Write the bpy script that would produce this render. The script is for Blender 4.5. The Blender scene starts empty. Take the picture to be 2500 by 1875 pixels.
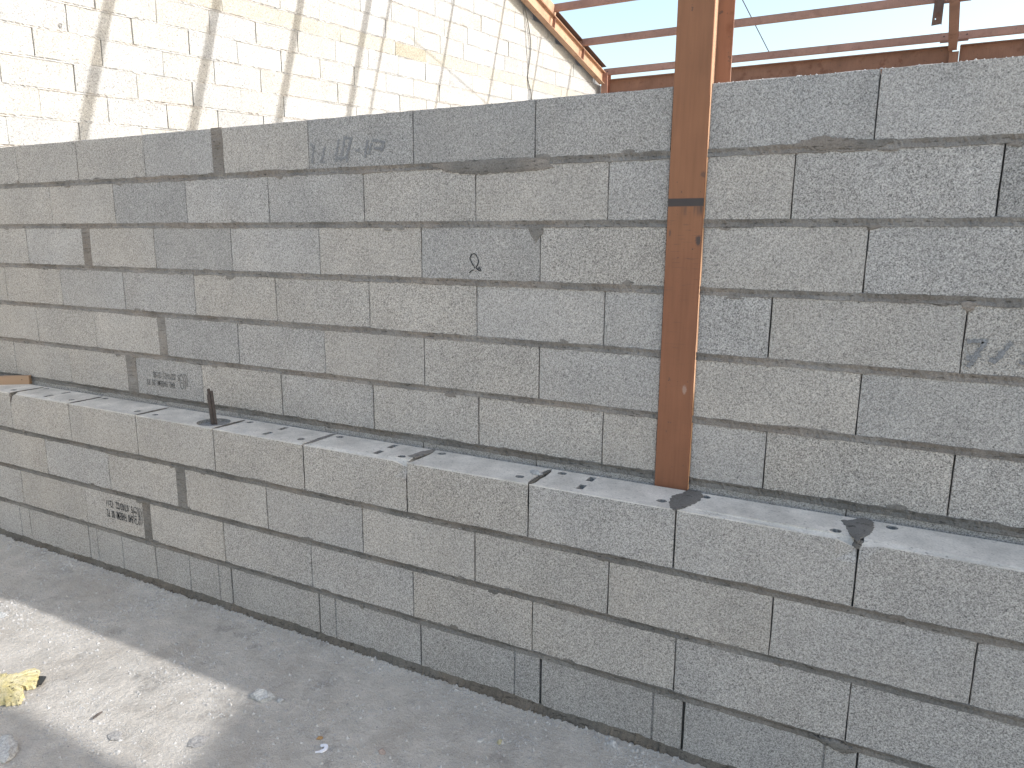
import bpy, bmesh, math, random
from mathutils import Vector, Matrix, noise
from mathutils.geometry import tessellate_polygon

# ------------------------------------------------------------------ camera, sky, sun, exposure
S = bpy.context.scene
col = S.collection
cam_d = bpy.data.cameras.new('camera'); cam = bpy.data.objects.new('camera', cam_d); col.objects.link(cam)
Rv = Vector((0.8890985921696878, 0.45765130093501083, 0.007679853798823803))
Uv = Vector((-0.09553452472217855, 0.1691376120716974, 0.9809513865471579))
Fv = Vector((-0.44763472607471666, 0.8728961879485877, -0.19410151229920192))
cm = Matrix.Identity(4)
for i in range(3):
    cm[i][0], cm[i][1], cm[i][2] = Rv[i], Uv[i], -Fv[i]
cm[0][3], cm[1][3], cm[2][3] = 0.0, -2.07724, 1.6253
cam.matrix_world = cm
cam_d.sensor_width = 36.0; cam_d.lens = 1758.9 / 2500 * 36.0
cam_d.clip_start = 0.05; cam_d.clip_end = 3000
S.camera = cam

TO_SUN = Vector((1.4, 0.30, 1.0)).normalized()
world = bpy.data.worlds.new('World'); S.world = world; world.use_nodes = True
wn = world.node_tree.nodes; wl = world.node_tree.links; wn.clear()
sky = wn.new('ShaderNodeTexSky'); sky.sky_type = 'NISHITA'; sky.sun_disc = False
sky.sun_elevation = math.asin(TO_SUN.z); sky.sun_rotation = math.atan2(TO_SUN.x, TO_SUN.y)
sky.air_density = 1.5; sky.dust_density = 2.2; sky.ozone_density = 1.1
bg = wn.new('ShaderNodeBackground'); bg.inputs['Strength'].default_value = 0.15
wo = wn.new('ShaderNodeOutputWorld')
wl.new(sky.outputs[0], bg.inputs[0]); wl.new(bg.outputs[0], wo.inputs[0])

sd = bpy.data.lights.new('sun', 'SUN'); so = bpy.data.objects.new('sun', sd); col.objects.link(so)
sd.energy = 2.4; sd.angle = math.radians(0.55); sd.color = (1.0, 0.987, 0.968)
so.rotation_euler = (-TO_SUN).to_track_quat('-Z', 'Y').to_euler(); so.location = (5, 3, 9)

S.view_settings.view_transform = 'Standard'; S.view_settings.look = 'None'
S.view_settings.gamma = 1.0; S.view_settings.use_curve_mapping = False
S.view_settings.exposure = 1.10
S.render.engine = 'CYCLES'

rnd = random.Random(7)

# ------------------------------------------------------------------ node material helpers
def mat(name):
    m = bpy.data.materials.new(name); m.use_nodes = True
    nt = m.node_tree; nt.nodes.clear()
    out = nt.nodes.new('ShaderNodeOutputMaterial'); b = nt.nodes.new('ShaderNodeBsdfPrincipled')
    nt.links.new(b.outputs[0], out.inputs[0])
    b.inputs['Roughness'].default_value = 0.95
    b.inputs['Specular IOR Level'].default_value = 0.25
    return m, nt, b
class N:
    """thin wrapper to build node graphs"""
    def __init__(s, nt): s.nt = nt
    def node(s, t, **k):
        n = s.nt.nodes.new(t)
        for a, v in k.items(): setattr(n, a, v)
        return n
    def put(s, sock, v):
        if isinstance(v, bpy.types.NodeSocket): s.nt.links.new(v, sock)
        elif v is not None: sock.default_value = v[:3] if sock.type == 'VECTOR' else v
    def coords(s, kind='Object', rand=True):
        tc = s.node('ShaderNodeTexCoord')
        if not rand: return tc.outputs[kind]
        oi = s.node('ShaderNodeObjectInfo')
        sc = s.node('ShaderNodeVectorMath', operation='SCALE'); sc.inputs[0].default_value = (7.0, 11.0, 5.0)
        s.nt.links.new(oi.outputs['Random'], sc.inputs['Scale'])
        ad = s.node('ShaderNodeVectorMath', operation='ADD')
        s.nt.links.new(tc.outputs[kind], ad.inputs[0]); s.nt.links.new(sc.outputs[0], ad.inputs[1])
        ro = s.node('ShaderNodeVectorRotate', rotation_type='EULER_XYZ'); ro.inputs['Rotation'].default_value = (0.61, 0.83, 0.37)
        s.nt.links.new(ad.outputs[0], ro.inputs['Vector'])
        return ro.outputs[0]
    def stretch(s, vec, xyz):
        m = s.node('ShaderNodeVectorMath', operation='MULTIPLY'); s.put(m.inputs[0], vec); m.inputs[1].default_value = xyz
        return m.outputs[0]
    def noise(s, vec, scale, detail=2.0, rough=0.5, dist=0.0):
        n = s.node('ShaderNodeTexNoise'); s.put(n.inputs['Vector'], vec)
        n.inputs['Scale'].default_value = scale; n.inputs['Detail'].default_value = detail
        n.inputs['Roughness'].default_value = rough; n.inputs['Distortion'].default_value = dist
        return n.outputs['Fac']
    def voro(s, vec, scale, feature='F1'):
        n = s.node('ShaderNodeTexVoronoi', feature=feature); s.put(n.inputs['Vector'], vec); n.inputs['Scale'].default_value = scale
        return n.outputs['Distance']
    def rng(s, v, a, b, c, d, smooth=False):
        n = s.node('ShaderNodeMapRange'); s.put(n.inputs['Value'], v)
        if smooth: n.interpolation_type = 'SMOOTHSTEP'
        for i, x in zip(('From Min', 'From Max', 'To Min', 'To Max'), (a, b, c, d)): n.inputs[i].default_value = x
        return n.outputs[0]
    def math(s, op, a, b=None):
        n = s.node('ShaderNodeMath', operation=op); s.put(n.inputs[0], a)
        if b is not None: s.put(n.inputs[1], b)
        return n.outputs[0]
    def mix(s, f, a, b, blend='MIX'):
        n = s.node('ShaderNodeMix', data_type='RGBA', blend_type=blend)
        s.put(n.inputs[0], f); s.put(n.inputs[6], a); s.put(n.inputs[7], b)
        return n.outputs[2]
    def mul(s, c, f):
        """colour * scalar"""
        n = s.node('ShaderNodeVectorMath', operation='SCALE'); s.put(n.inputs[0], c); s.put(n.inputs['Scale'], f)
        return n.outputs[0]
    def bump(s, h, strength, dist, prev=None):
        n = s.node('ShaderNodeBump'); s.put(n.inputs['Height'], h)
        n.inputs['Strength'].default_value = strength; n.inputs['Distance'].default_value = dist
        if prev is not None: s.nt.links.new(prev, n.inputs['Normal'])
        return n.outputs[0]
def c4(r, g, b): return (r, g, b, 1.0)

def block_material(name, base, dark=0.37, grain=265.0, mott=0.08, bump=0.55, warm=None):
    """open-textured pressed concrete: pale grit, dark pits between the grains, soft mottling; the block's own tint is its object colour"""
    m, nt, b = mat(name); n = N(nt); v = n.coords()
    oi = n.node('ShaderNodeObjectInfo')
    tint = n.mix(1.0, c4(*base), oi.outputs['Color'], 'MULTIPLY')
    big = n.rng(n.noise(v, 5.0, 3.0, 0.6), 0.3, 0.7, 1.0 - mott, 1.0 + mott)
    g1 = n.noise(v, grain, 3.0, 0.65)
    g2 = n.noise(v, grain * 0.5, 2.0, 0.6)
    gr = n.math('ADD', n.math('MULTIPLY', g1, 0.66), n.math('MULTIPLY', g2, 0.34))
    gf = n.rng(gr, 0.34, 0.66, dark, 1.38)
    pit = n.rng(n.noise(v, grain * 0.75, 1.0, 0.5), 0.27, 0.37, 0.5, 1.0, True)
    gf = n.math('ADD', 1.0, n.math('MULTIPLY', n.math('SUBTRACT', gf, 1.0), n.rng(oi.outputs['Random'], 0.0, 1.0, 0.84, 1.10)))
    f = n.math('MULTIPLY', n.math('MULTIPLY', big, gf), pit)
    cc = n.mul(tint, f)
    # large warm / cool drift inside a block
    hue = n.rng(n.noise(v, 2.2, 2.0), 0.38, 0.62, 0.0, 1.0)
    cc = n.mix(hue, n.mix(1.0, cc, c4(1.01, 1.0, 0.985), 'MULTIPLY'), n.mix(1.0, cc, c4(0.995, 1.0, 1.005), 'MULTIPLY'))
    nt.links.new(cc, b.inputs['Base Color'])
    nb = n.bump(gr, bump, 0.006); nt.links.new(nb, b.inputs['Normal'])
    return m

M = {}
M['block'] = block_material('grey_block_concrete', (0.460, 0.437, 0.415))
M['gable_block'] = block_material('weathered_pale_block', (0.45, 0.446, 0.438), dark=0.66, grain=120.0, mott=0.07, bump=0.7)

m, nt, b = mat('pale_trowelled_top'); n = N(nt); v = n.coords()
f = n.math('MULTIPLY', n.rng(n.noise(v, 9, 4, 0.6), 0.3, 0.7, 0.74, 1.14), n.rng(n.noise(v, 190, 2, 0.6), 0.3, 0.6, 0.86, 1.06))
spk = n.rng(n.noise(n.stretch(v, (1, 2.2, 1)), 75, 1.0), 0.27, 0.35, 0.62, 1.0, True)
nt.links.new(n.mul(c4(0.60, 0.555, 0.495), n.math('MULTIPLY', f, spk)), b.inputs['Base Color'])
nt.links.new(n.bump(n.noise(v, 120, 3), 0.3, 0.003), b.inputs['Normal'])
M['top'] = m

m, nt, b = mat('block_core'); n = N(nt); v = n.coords()
nt.links.new(n.mul(c4(0.265, 0.26, 0.252), n.rng(n.noise(v, 160, 3, 0.7), 0.3, 0.7, 0.45, 1.5)), b.inputs['Base Color'])
nt.links.new(n.bump(n.noise(v, 160, 3), 0.8, 0.006), b.inputs['Normal'])
M['core'] = m

def mortar_material(name, base, lo=0.72, hi=1.22):
    m, nt, b = mat(name); n = N(nt); v = n.coords()
    f = n.math('MULTIPLY', n.rng(n.noise(v, 6.0, 4, 0.6), 0.3, 0.7, lo, hi), n.rng(n.noise(v, 230, 3, 0.65), 0.3, 0.7, 0.70, 1.25))
    cr = n.rng(n.noise(n.stretch(n.node('ShaderNodeTexCoord').outputs['Object'], (1, 1, 5)), 26, 4, 0.7), 0.36, 0.43, 0.45, 1.0, True)
    cc = n.mul(c4(*base), n.math('MULTIPLY', f, cr))
    cc = n.mix(n.rng(n.noise(v, 3.1, 2), 0.45, 0.62, 0, 1), cc, n.mix(1.0, cc, c4(1.06, 1.0, 0.95), 'MULTIPLY'))
    nt.links.new(cc, b.inputs['Base Color'])
    nt.links.new(n.bump(n.noise(v, 140, 4, 0.7), 0.7, 0.006), b.inputs['Normal'])
    return m
M['mortar'] = mortar_material('damp_grey_mortar', (0.232, 0.215, 0.197))
M['mortar_wet'] = mortar_material('wet_grey_mortar', (0.180, 0.169, 0.155))
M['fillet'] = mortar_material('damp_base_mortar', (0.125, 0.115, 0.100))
M['gable_mortar'] = mortar_material('pale_dry_mortar', (0.485, 0.479, 0.467), 0.9, 1.12)

def steel_material(name, base, rust=(0.14, 0.055, 0.03), wear=0.5):
    """matt oxide primer: streaks of thinner paint, rub marks, small chips"""
    m, nt, b = mat(name); n = N(nt); v = n.coords()
    f = n.math('MULTIPLY', n.rng(n.noise(v, 3.0, 3, 0.6), 0.3, 0.7, 0.86, 1.14), n.rng(n.noise(n.stretch(n.node('ShaderNodeTexCoord').outputs['Object'], (14, 14, 1.2)), 6, 3, 0.6), 0.3, 0.7, 0.93, 1.07))
    cc = n.mul(c4(*base), f)
    w = n.rng(n.noise(v, 7, 5, 0.65), 0.53, 0.66, 0.0, wear, True)
    cc = n.mix(w, cc, c4(*rust))
    ch = n.rng(n.noise(v, 42, 3, 0.6), 0.66, 0.70, 0.0, 0.8, True)
    cc = n.mix(ch, cc, c4(0.10, 0.075, 0.065))
    nt.links.new(cc, b.inputs['Base Color'])
    b.inputs['Roughness'].default_value = 0.68; b.inputs['Specular IOR Level'].default_value = 0.35
    nt.links.new(n.bump(n.noise(v, 60, 3), 0.12, 0.002), b.inputs['Normal'])
    return m
M['steel'] = steel_material('oxide_primer_steel', (0.255, 0.134, 0.087))
M['roof_steel'] = steel_material('faded_oxide_primer', (0.36, 0.198, 0.142), wear=0.25)
M['dark_steel'] = steel_material('dark_primer_and_shade', (0.17, 0.11, 0.085))  # dark tone stands in for shade on the edge channel; plain dark on hanging plate
M['pale_steel'] = steel_material('sunlit_tone_primer', (0.50, 0.31, 0.20), rust=(0.33, 0.16, 0.09), wear=0.5)  # lighter primer copy: sunlit look painted into column web, gable rafter and cover plate

# front flange of the column: same paint plus its own dark grey weld band and bare rubbed patches
m, nt, b = mat('primer_with_weld_band'); n = N(nt)
tc = n.node('ShaderNodeTexCoord'); v = tc.outputs['Object']
sx = n.node('ShaderNodeSeparateXYZ'); nt.links.new(v, sx.inputs[0])
X, Z = sx.outputs[0], sx.outputs[2]
f = n.math('MULTIPLY', n.rng(n.noise(v, 3.0, 3, 0.6), 0.3, 0.7, 0.90, 1.12), n.rng(n.noise(n.stretch(v, (16, 1, 1.0)), 5, 3, 0.6), 0.3, 0.7, 0.92, 1.08))
cc = n.mul(c4(0.255, 0.117, 0.062), f)
lowred = n.rng(n.math('ADD', Z, n.math('MULTIPLY', n.noise(v, 9, 3), 0.25)), 1.60, 1.86, 0.75, 0.0, True)
cc = n.mix(lowred, cc, n.mul(c4(0.222, 0.094, 0.052), f))
wob = n.math('MULTIPLY', n.math('SUBTRACT', n.noise(n.stretch(v, (1, 1, 0.2)), 40, 4, 0.7), 0.5), 0.05)
zz = n.math('ADD', Z, wob)
band = n.math('MULTIPLY', n.rng(Z, 1.7345, 1.7375, 0, 1, True), n.rng(Z, 1.7585, 1.7615, 1, 0, True))
drip = n.math('MULTIPLY', n.rng(zz, 1.695, 1.725, 0, 1, True), n.rng(Z, 1.740, 1.745, 1, 0, True))
drip = n.math('MULTIPLY', drip, n.rng(n.noise(n.stretch(v, (1, 1, 0.1)), 30, 3), 0.48, 0.62, 0, 1, True))
msk = n.math('MAXIMUM', band, n.math('MULTIPLY', drip, 0.75))
def blob(x, z, rx, rz, soft=0.5):
    dx = n.math('DIVIDE', n.math('SUBTRACT', X, x), rx); dz = n.math('DIVIDE', n.math('SUBTRACT', Z, z), rz)
    d = n.math('SQRT', n.math('ADD', n.math('MULTIPLY', dx, dx), n.math('MULTIPLY', dz, dz)))
    d = n.math('ADD', d, n.math('MULTIPLY', n.math('SUBTRACT', n.noise(v, 90, 4, 0.7), 0.5), 1.4))
    return n.rng(d, 1.0 - soft, 1.0, 1, 0, True)
msk = n.math('MAXIMUM', msk, n.math('MULTIPLY', blob(0.045, 1.632, 0.011, 0.020), 0.9))
msk = n.math('MAXIMUM', msk, n.math('MULTIPLY', blob(0.050, 1.830, 0.010, 0.012), 0.55))
msk = n.math('MAXIMUM', msk, n.math('MULTIPLY', blob(-0.044, 1.655, 0.004, 0.012), 0.6))
ln = n.math('MULTIPLY', n.rng(n.noise(n.stretch(v, (0.5, 1, 9)), 38, 3, 0.6), 0.62, 0.68, 0, 0.55, True), n.rng(Z, 1.2, 1.7, 0.3, 1.0))
msk = n.math('MAXIMUM', msk, n.math('MULTIPLY', ln, n.rng(Z, 1.735, 1.75, 1, 0)))
msk = n.math('MAXIMUM', msk, n.rng(n.noise(v, 60, 3, 0.6), 0.70, 0.73, 0, 0.8, True))
cc = n.mix(msk, cc, c4(0.062, 0.052, 0.050))
cc = n.mix(blob(0.028, 1.160, 0.009, 0.018), cc, c4(0.33, 0.21, 0.16))
nt.links.new(cc, b.inputs['Base Color'])
b.inputs['Roughness'].default_value = 0.72; b.inputs['Specular IOR Level'].default_value = 0.3
nt.links.new(n.bump(n.noise(v, 70, 3), 0.1, 0.002), b.inputs['Normal'])
M['flange'] = m

m, nt, b = mat('dusty_concrete_floor'); n = N(nt); v = n.coords(rand=False)
big = n.rng(n.noise(v, 1.6, 4, 0.6), 0.3, 0.7, 0.86, 1.12)
mid = n.rng(n.noise(v, 11, 5, 0.65), 0.32, 0.68, 0.86, 1.12)
fine = n.rng(n.noise(v, 210, 3, 0.7), 0.3, 0.7, 0.84, 1.14)
cc = n.mul(c4(0.465, 0.430, 0.386), n.math('MULTIPLY', n.math('MULTIPLY', big, mid), fine))
sand = n.rng(n.noise(v, 3.6, 4, 0.6), 0.52, 0.66, 0, 0.55, True)
cc = n.mix(sand, cc, n.mul(c4(0.375, 0.338, 0.295), fine))
dk = n.rng(n.noise(v, 5.0, 6, 0.72), 0.55, 0.68, 0, 0.5, True)
cc = n.mix(dk, cc, c4(0.19, 0.18, 0.165))
nt.links.new(cc, b.inputs['Base Color'])
h = n.math('ADD', n.math('MULTIPLY', n.noise(v, 34, 5, 0.7), 1.0), n.math('MULTIPLY', n.noise(v, 170, 3, 0.7), 0.35))
nt.links.new(n.bump(h, 0.8, 0.02), b.inputs['Normal'])
M['floor'] = m

def plain(name, base, rough=0.9, var=0.18, scale=40, bump=0.3):
    m, nt, b = mat(name); n = N(nt); v = n.coords()
    nt.links.new(n.mul(c4(*base), n.rng(n.noise(v, scale, 4, 0.65), 0.3, 0.7, 1 - var, 1 + var)), b.inputs['Base Color'])
    b.inputs['Roughness'].default_value = rough
    if bump: nt.links.new(n.bump(n.noise(v, scale * 3, 3), bump, 0.004), b.inputs['Normal'])
    return m
M['grit'] = plain('pale_grit', (0.385, 0.372, 0.355), var=0.35, scale=45)
M['crumb'] = plain('dusty_crumb', (0.34, 0.325, 0.31), var=0.35, scale=150, bump=1.0)
M['stone'] = plain('broken_block_concrete', (0.42, 0.415, 0.405), var=0.4, scale=120, bump=0.8)
M['tan'] = plain('tan_chip', (0.36, 0.33, 0.22), scale=60)
M['reddish'] = plain('pinkish_stone', (0.30, 0.24, 0.21), scale=60)
M['rust_chip'] = plain('rusty_chip', (0.36, 0.22, 0.10), scale=80)
M['white'] = plain('white_plastic', (0.72, 0.72, 0.78), rough=0.4, var=0.05, bump=0.0)
M['black'] = plain('black_rubber', (0.03, 0.03, 0.03), rough=0.5, var=0.2, bump=0.0)
M['cable'] = plain('grey_cable', (0.17, 0.16, 0.14), rough=0.6, bump=0.0)
M['rebar'] = plain('dark_rebar', (0.085, 0.068, 0.060), rough=0.55, var=0.3, scale=90)
M['ink'] = plain('black_ink', (0.035, 0.035, 0.038), var=0.4, scale=260, bump=0.0)
def faded(name, base, lo, hi):
    m, nt, b = mat(name); n = N(nt); v = n.coords()
    nt.links.new(n.mul(c4(*base), n.rng(n.noise(v, 230, 3, 0.7), 0.3, 0.7, lo, hi)), b.inputs['Base Color'])
    return m
M['ink_faded'] = faded('faded_ink', (0.085, 0.083, 0.080), 0.5, 2.4)
M['paint_faded'] = faded('faded_paint_marks', (0.21, 0.21, 0.215), 0.5, 1.5)
M['render'] = plain('pale_render', (0.56, 0.545, 0.51), var=0.06, scale=3)
M['tin'] = plain('galvanised_sheet', (0.38, 0.38, 0.38), rough=0.45, var=0.1, bump=0.0)
m, nt, b = mat('yellow_foam'); n = N(nt); v = n.coords()
cc = n.mix(n.rng(n.noise(v, 30, 4, 0.6), 0.4, 0.65, 0, 1), c4(0.60, 0.53, 0.33), c4(0.54, 0.46, 0.22))
cc = n.mul(cc, n.math('MULTIPLY', n.rng(n.noise(v, 160, 3, 0.7), 0.3, 0.7, 0.75, 1.15), n.rng(n.noise(v, 75, 1), 0.27, 0.34, 0.25, 1, True)))
nt.links.new(cc, b.inputs['Base Color']); nt.links.new(n.bump(n.noise(v, 110, 4, 0.7), 0.8, 0.01), b.inputs['Normal'])
M['foam'] = m
m, nt, b = mat('pine_batten'); n = N(nt); v = n.coords()
w = n.noise(n.stretch(n.node('ShaderNodeTexCoord').outputs['Object'], (1.2, 30, 30)), 6, 4, 0.6, 0.6)
nt.links.new(n.mix(w, c4(0.40, 0.27, 0.175), c4(0.33, 0.215, 0.14)), b.inputs['Base Color'])
b.inputs['Roughness'].default_value = 0.7
M['wood'] = m

# ------------------------------------------------------------------ object helpers
def me_from(name, verts, faces, mats, fmat=None, smooth=False):
    me = bpy.data.meshes.new(name); me.from_pydata([tuple(p) for p in verts], [], faces)
    for mm in (mats if isinstance(mats, (list, tuple)) else [mats]): me.materials.append(mm)
    if fmat:
        for p, i in zip(me.polygons, fmat): p.material_index = i
    if smooth:
        for p in me.polygons: p.use_smooth = True
    me.update(); return me
def link(name, me, parent=None, loc=(0, 0, 0), rot=(0, 0, 0), color=None):
    o = bpy.data.objects.new(name, me); col.objects.link(o)
    o.location = loc; o.rotation_euler = rot
    if parent is not None: o.parent = parent
    if color is not None: o.color = (*color, 1.0)
    return o
def tag(o, label=None, cat=None, group=None, kind=None):
    if cat and not kind: kind = 'thing'
    if label: o['label'] = label
    if cat: o['category'] = cat
    if group: o['group'] = group
    if kind: o['kind'] = kind
    return o
def empty(name, loc, rot=(0, 0, 0)):
    o = bpy.data.objects.new(name, None); col.objects.link(o); o.location = loc; o.rotation_euler = rot
    o.empty_display_size = 0.1
    return o
class G:
    """collects simple shapes into one mesh"""
    def __init__(s): s.v = []; s.f = []
    def box(s, a, b):
        i = len(s.v)
        s.v += [(x, y, z) for z in (a[2], b[2]) for y in (a[1], b[1]) for x in (a[0], b[0])]
        s.f += [tuple(i + k for k in q) for q in ((0, 2, 3, 1), (4, 5, 7, 6), (0, 1, 5, 4), (2, 6, 7, 3), (0, 4, 6, 2), (1, 3, 7, 5))]
        return s
    def sweep(s, prof, p0, p1, xdir, ydir):
        """straight extrusion of a closed profile between two points"""
        i = len(s.v); k = len(prof); X, Y = Vector(xdir), Vector(ydir)
        for p in (Vector(p0), Vector(p1)):
            for a, c in prof: s.v.append(tuple(p + X * a + Y * c))
        for j in range(k):
            s.f.append((i + j, i + (j + 1) % k, i + k + (j + 1) % k, i + k + j))
        for tri in tessellate_polygon([[Vector((a, c, 0)) for a, c in prof]]):
            s.f.append(tuple(i + t for t in tri)); s.f.append(tuple(i + k + t for t in reversed(tri)))
        return s
    def tube(s, pts, r, k=6, cap=True):
        pts = [Vector(p) for p in pts]; i0 = len(s.v); rr = r if isinstance(r, (list, tuple)) else [r] * len(pts)
        prev = None
        for j, p in enumerate(pts):
            t = (pts[min(j + 1, len(pts) - 1)] - pts[max(j - 1, 0)]).normalized()
            if prev is None:
                prev = t.cross(Vector((0, 0, 1)));
                if prev.length < 1e-3: prev = t.cross(Vector((1, 0, 0)))
            u = (prev - t * prev.dot(t)).normalized(); w = t.cross(u); prev = u
            for a in range(k):
                an = 2 * math.pi * a / k
                s.v.append(tuple(p + (u * math.cos(an) + w * math.sin(an)) * rr[j]))
        for j in range(len(pts) - 1):
            for a in range(k):
                b2 = (a + 1) % k
                s.f.append((i0 + j * k + a, i0 + j * k + b2, i0 + (j + 1) * k + b2, i0 + (j + 1) * k + a))
        if cap:
            s.f.append(tuple(i0 + a for a in reversed(range(k)))); e = i0 + (len(pts) - 1) * k
            s.f.append(tuple(e + a for a in range(k)))
        return s
    def make(s, name, m, parent=None, loc=(0, 0, 0), rot=(0, 0, 0), smooth=False):
        me = me_from(name, s.v, s.f, m, smooth=smooth)
        bm = bmesh.new(); bm.from_mesh(me); bmesh.ops.recalc_face_normals(bm, faces=bm.faces); bm.to_mesh(me); bm.free()
        return link(name, me, parent, loc, rot)

def vnoise(x, y=0.0, z=0.0): return noise.noise(Vector((x, y, z)))      # -1..1

# ------------------------------------------------------------------ concrete blocks
def block_mesh(L, H, D, seed, mats, grooves=(), holes=(), shear=0.0, ragged_end=0.0, chip=None, rough=1.0):
    """pressed block: local x along the wall, y into it, z up; worn edges, optional vertical face grooves and top holes"""
    r = random.Random(seed)
    c = 0.0028
    P = [(0.0, 0.0022, 'e'), (0.0016, 0.0, 'f')]
    nseg = max(2, int(L / 0.055)); xs = [L * i / nseg for i in range(1, nseg)]
    ev = [(x, 'f', 0.0) for x in xs if all(abs(x - g) > 0.012 for g in grooves)]
    for g in grooves: ev += [(g - 0.0045, 'f', 0.0), (g - 0.001, 'g', 0.006), (g + 0.001, 'g', 0.006), (g + 0.0045, 'f', 0.0)]
    for x, k, y in sorted(ev): P.append((x, y, k))
    P += [(L - 0.0016, 0.0, 'f'), (L, 0.0022, 'e')]
    if ragged_end:
        ys = [0.020, 0.04, 0.07, 0.10, 0.13, 0.16]
        P += [(L - r.uniform(0.6, 1.0) * ragged_end, y, 'e') for y in ys]
    P += [(L, D, 'b'), (0.0, D, 'b')]
    if ragged_end:
        P += [(r.uniform(0.6, 1.0) * ragged_end, y, 'e') for y in reversed(ys)]
    n = len(P); V = []; F = []; FM = []
    levels = [(0.0, 1), (c, 0), (H * 0.36, 0), (H * 0.68, 0), (H - c, 0), (H, 1)]
    for li, (z, ins) in enumerate(levels):
        for x, y, k in P:
            dz = 0.0
            if k in 'fg' and ins:
                y = y + c * r.uniform(0.3, 1.9) * rough; dz = (r.uniform(-0.0025, 0.0002) if li == 5 else r.uniform(-0.0002, 0.0025)) * rough
                x = min(max(x, 0.002), L - 0.002)
            if k == 'e' and ins: x += 0.0015 if x < L / 2 else -0.0015
            if k in 'ef' and not ins and (x < 0.004 or x > L - 0.004):
                j = r.uniform(0, 0.0018) * rough; x += j if x < L / 2 else -j
                y += r.uniform(0, 0.0015) * rough
            V.append([x, y, z + dz])
    if chip:                                        # (corner: 'l'/'r', size) knocked off an upper front corner
        side, sz = chip
        x0 = 0.0 if side == 'l' else L
        for p in V:
            if abs(p[0] - x0) < sz and p[1] < sz * 1.6 and p[2] > H - sz * 1.6:
                t = 1 - max(abs(p[0] - x0) / sz, p[1] / (sz * 1.6))
                p[2] -= t * sz * 0.9; p[1] += t * sz * 0.6
    for li in range(len(levels) - 1):
        a, b2 = li * n, (li + 1) * n
        for j in range(n):
            k = (j + 1) % n
            F.append((a + j, a + k, b2 + k, b2 + j)); FM.append(1 if li == len(levels) - 2 else 0)
    F.append(tuple(reversed(range(n)))); FM.append(0)
    top = (len(levels) - 1) * n
    outer = [Vector((V[top + j][0], V[top + j][1], 0)) for j in range(n)]
    polys = [outer]; idx = [top + j for j in range(n)]; rings = []
    for hpts in holes:
        i0 = len(V); V += [[x, y, H] for x, y in hpts]
        polys.append([Vector((x, y, 0)) for x, y in reversed(hpts)]); ring = list(range(i0, i0 + len(hpts)))
        idx += list(reversed(ring)); rings.append(ring)
    if holes:
        for t in tessellate_polygon(polys):
            q = [idx[t[0]], idx[t[1]], idx[t[2]]]
            a, b2, c2 = (Vector(V[i]) for i in q)
            if (b2 - a).cross(c2 - a).z < 0: q.reverse()
            F.append(tuple(q)); FM.append(1)
        for ring in rings:
            i0 = len(V); k = len(ring); dep = 0.014 if k > 16 else 0.045
            V += [[V[i][0], V[i][1], H - dep] for i in ring]
            for j in range(k): F.append((ring[j], i0 + j, i0 + (j + 1) % k, ring[(j + 1) % k])); FM.append(2)
            F.append(tuple(i0 + j for j in range(k))); FM.append(2)
    else:
        F.append(tuple(top + j for j in range(n))); FM.append(1)
    if shear:
        for p in V: p[2] += shear * p[0]
    return me_from('block', V, F, mats, FM)

_cache = {}
def shared_block(L, H, D, mats, key, var, **k):
    kk = (round(L, 3), round(H, 3), key, var)
    if kk not in _cache: _cache[kk] = block_mesh(L, H, D, hash((round(L, 3), var)) & 0xffff, mats, **k)
    return _cache[kk]

def ribbon(name, x0, x1, z0, z1, y, seed, m, parent, rag=0.004, proud=0.001, slope=0.0, vertical=False, rough=0.0014, step=0.007, swell=0.0):
    """squeezed mortar joint: uneven upper and lower edges smeared over the block faces, its middle slightly hollow or proud"""
    r = random.Random(seed); so = r.uniform(0, 900)
    n = max(4, int((x1 - x0) / step)); V = []; F = []; rows = 5
    for i in range(n + 1):
        x = x0 + (x1 - x0) * i / n
        up = rag * (0.15 + 1.0 * abs(vnoise(x * 11, so)) + 0.8 * max(0, vnoise(x * 55, so + 9)) + 2.6 * max(0, vnoise(x * 3.2, so + 70) - 0.33))
        dn = rag * (0.15 + 1.0 * abs(vnoise(x * 12, so + 40)) + 0.8 * max(0, vnoise(x * 60, so + 19)) + 2.6 * max(0, vnoise(x * 3.0, so + 95) - 0.33))
        p = proud + swell * vnoise(x * 4, so + 5)
        zs = (z1 + up, z1 + up * 0.5, (z0 + z1) / 2 + 0.25 * (z1 - z0) * vnoise(x * 20, so), z0 - dn * 0.5, z0 - dn)
        ys = (y + 0.004, y - 0.0012 - rough * r.random(), y - p + rough * r.uniform(-1.6, 1.6), y - 0.0012 - rough * r.random(), y + 0.004)
        for zz, yy in zip(zs, ys):
            zz += slope * x
            V.append((zz, yy, x) if vertical else (x, yy, zz))
    for i in range(n):
        for j in range(rows - 1):
            a = i * rows + j; q = (a, a + 1, a + rows + 1, a + rows)
            F.append(q if not vertical else tuple(reversed(q)))
    me = me_from(name, V, F, m)
    return link(name, me, parent)

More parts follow.
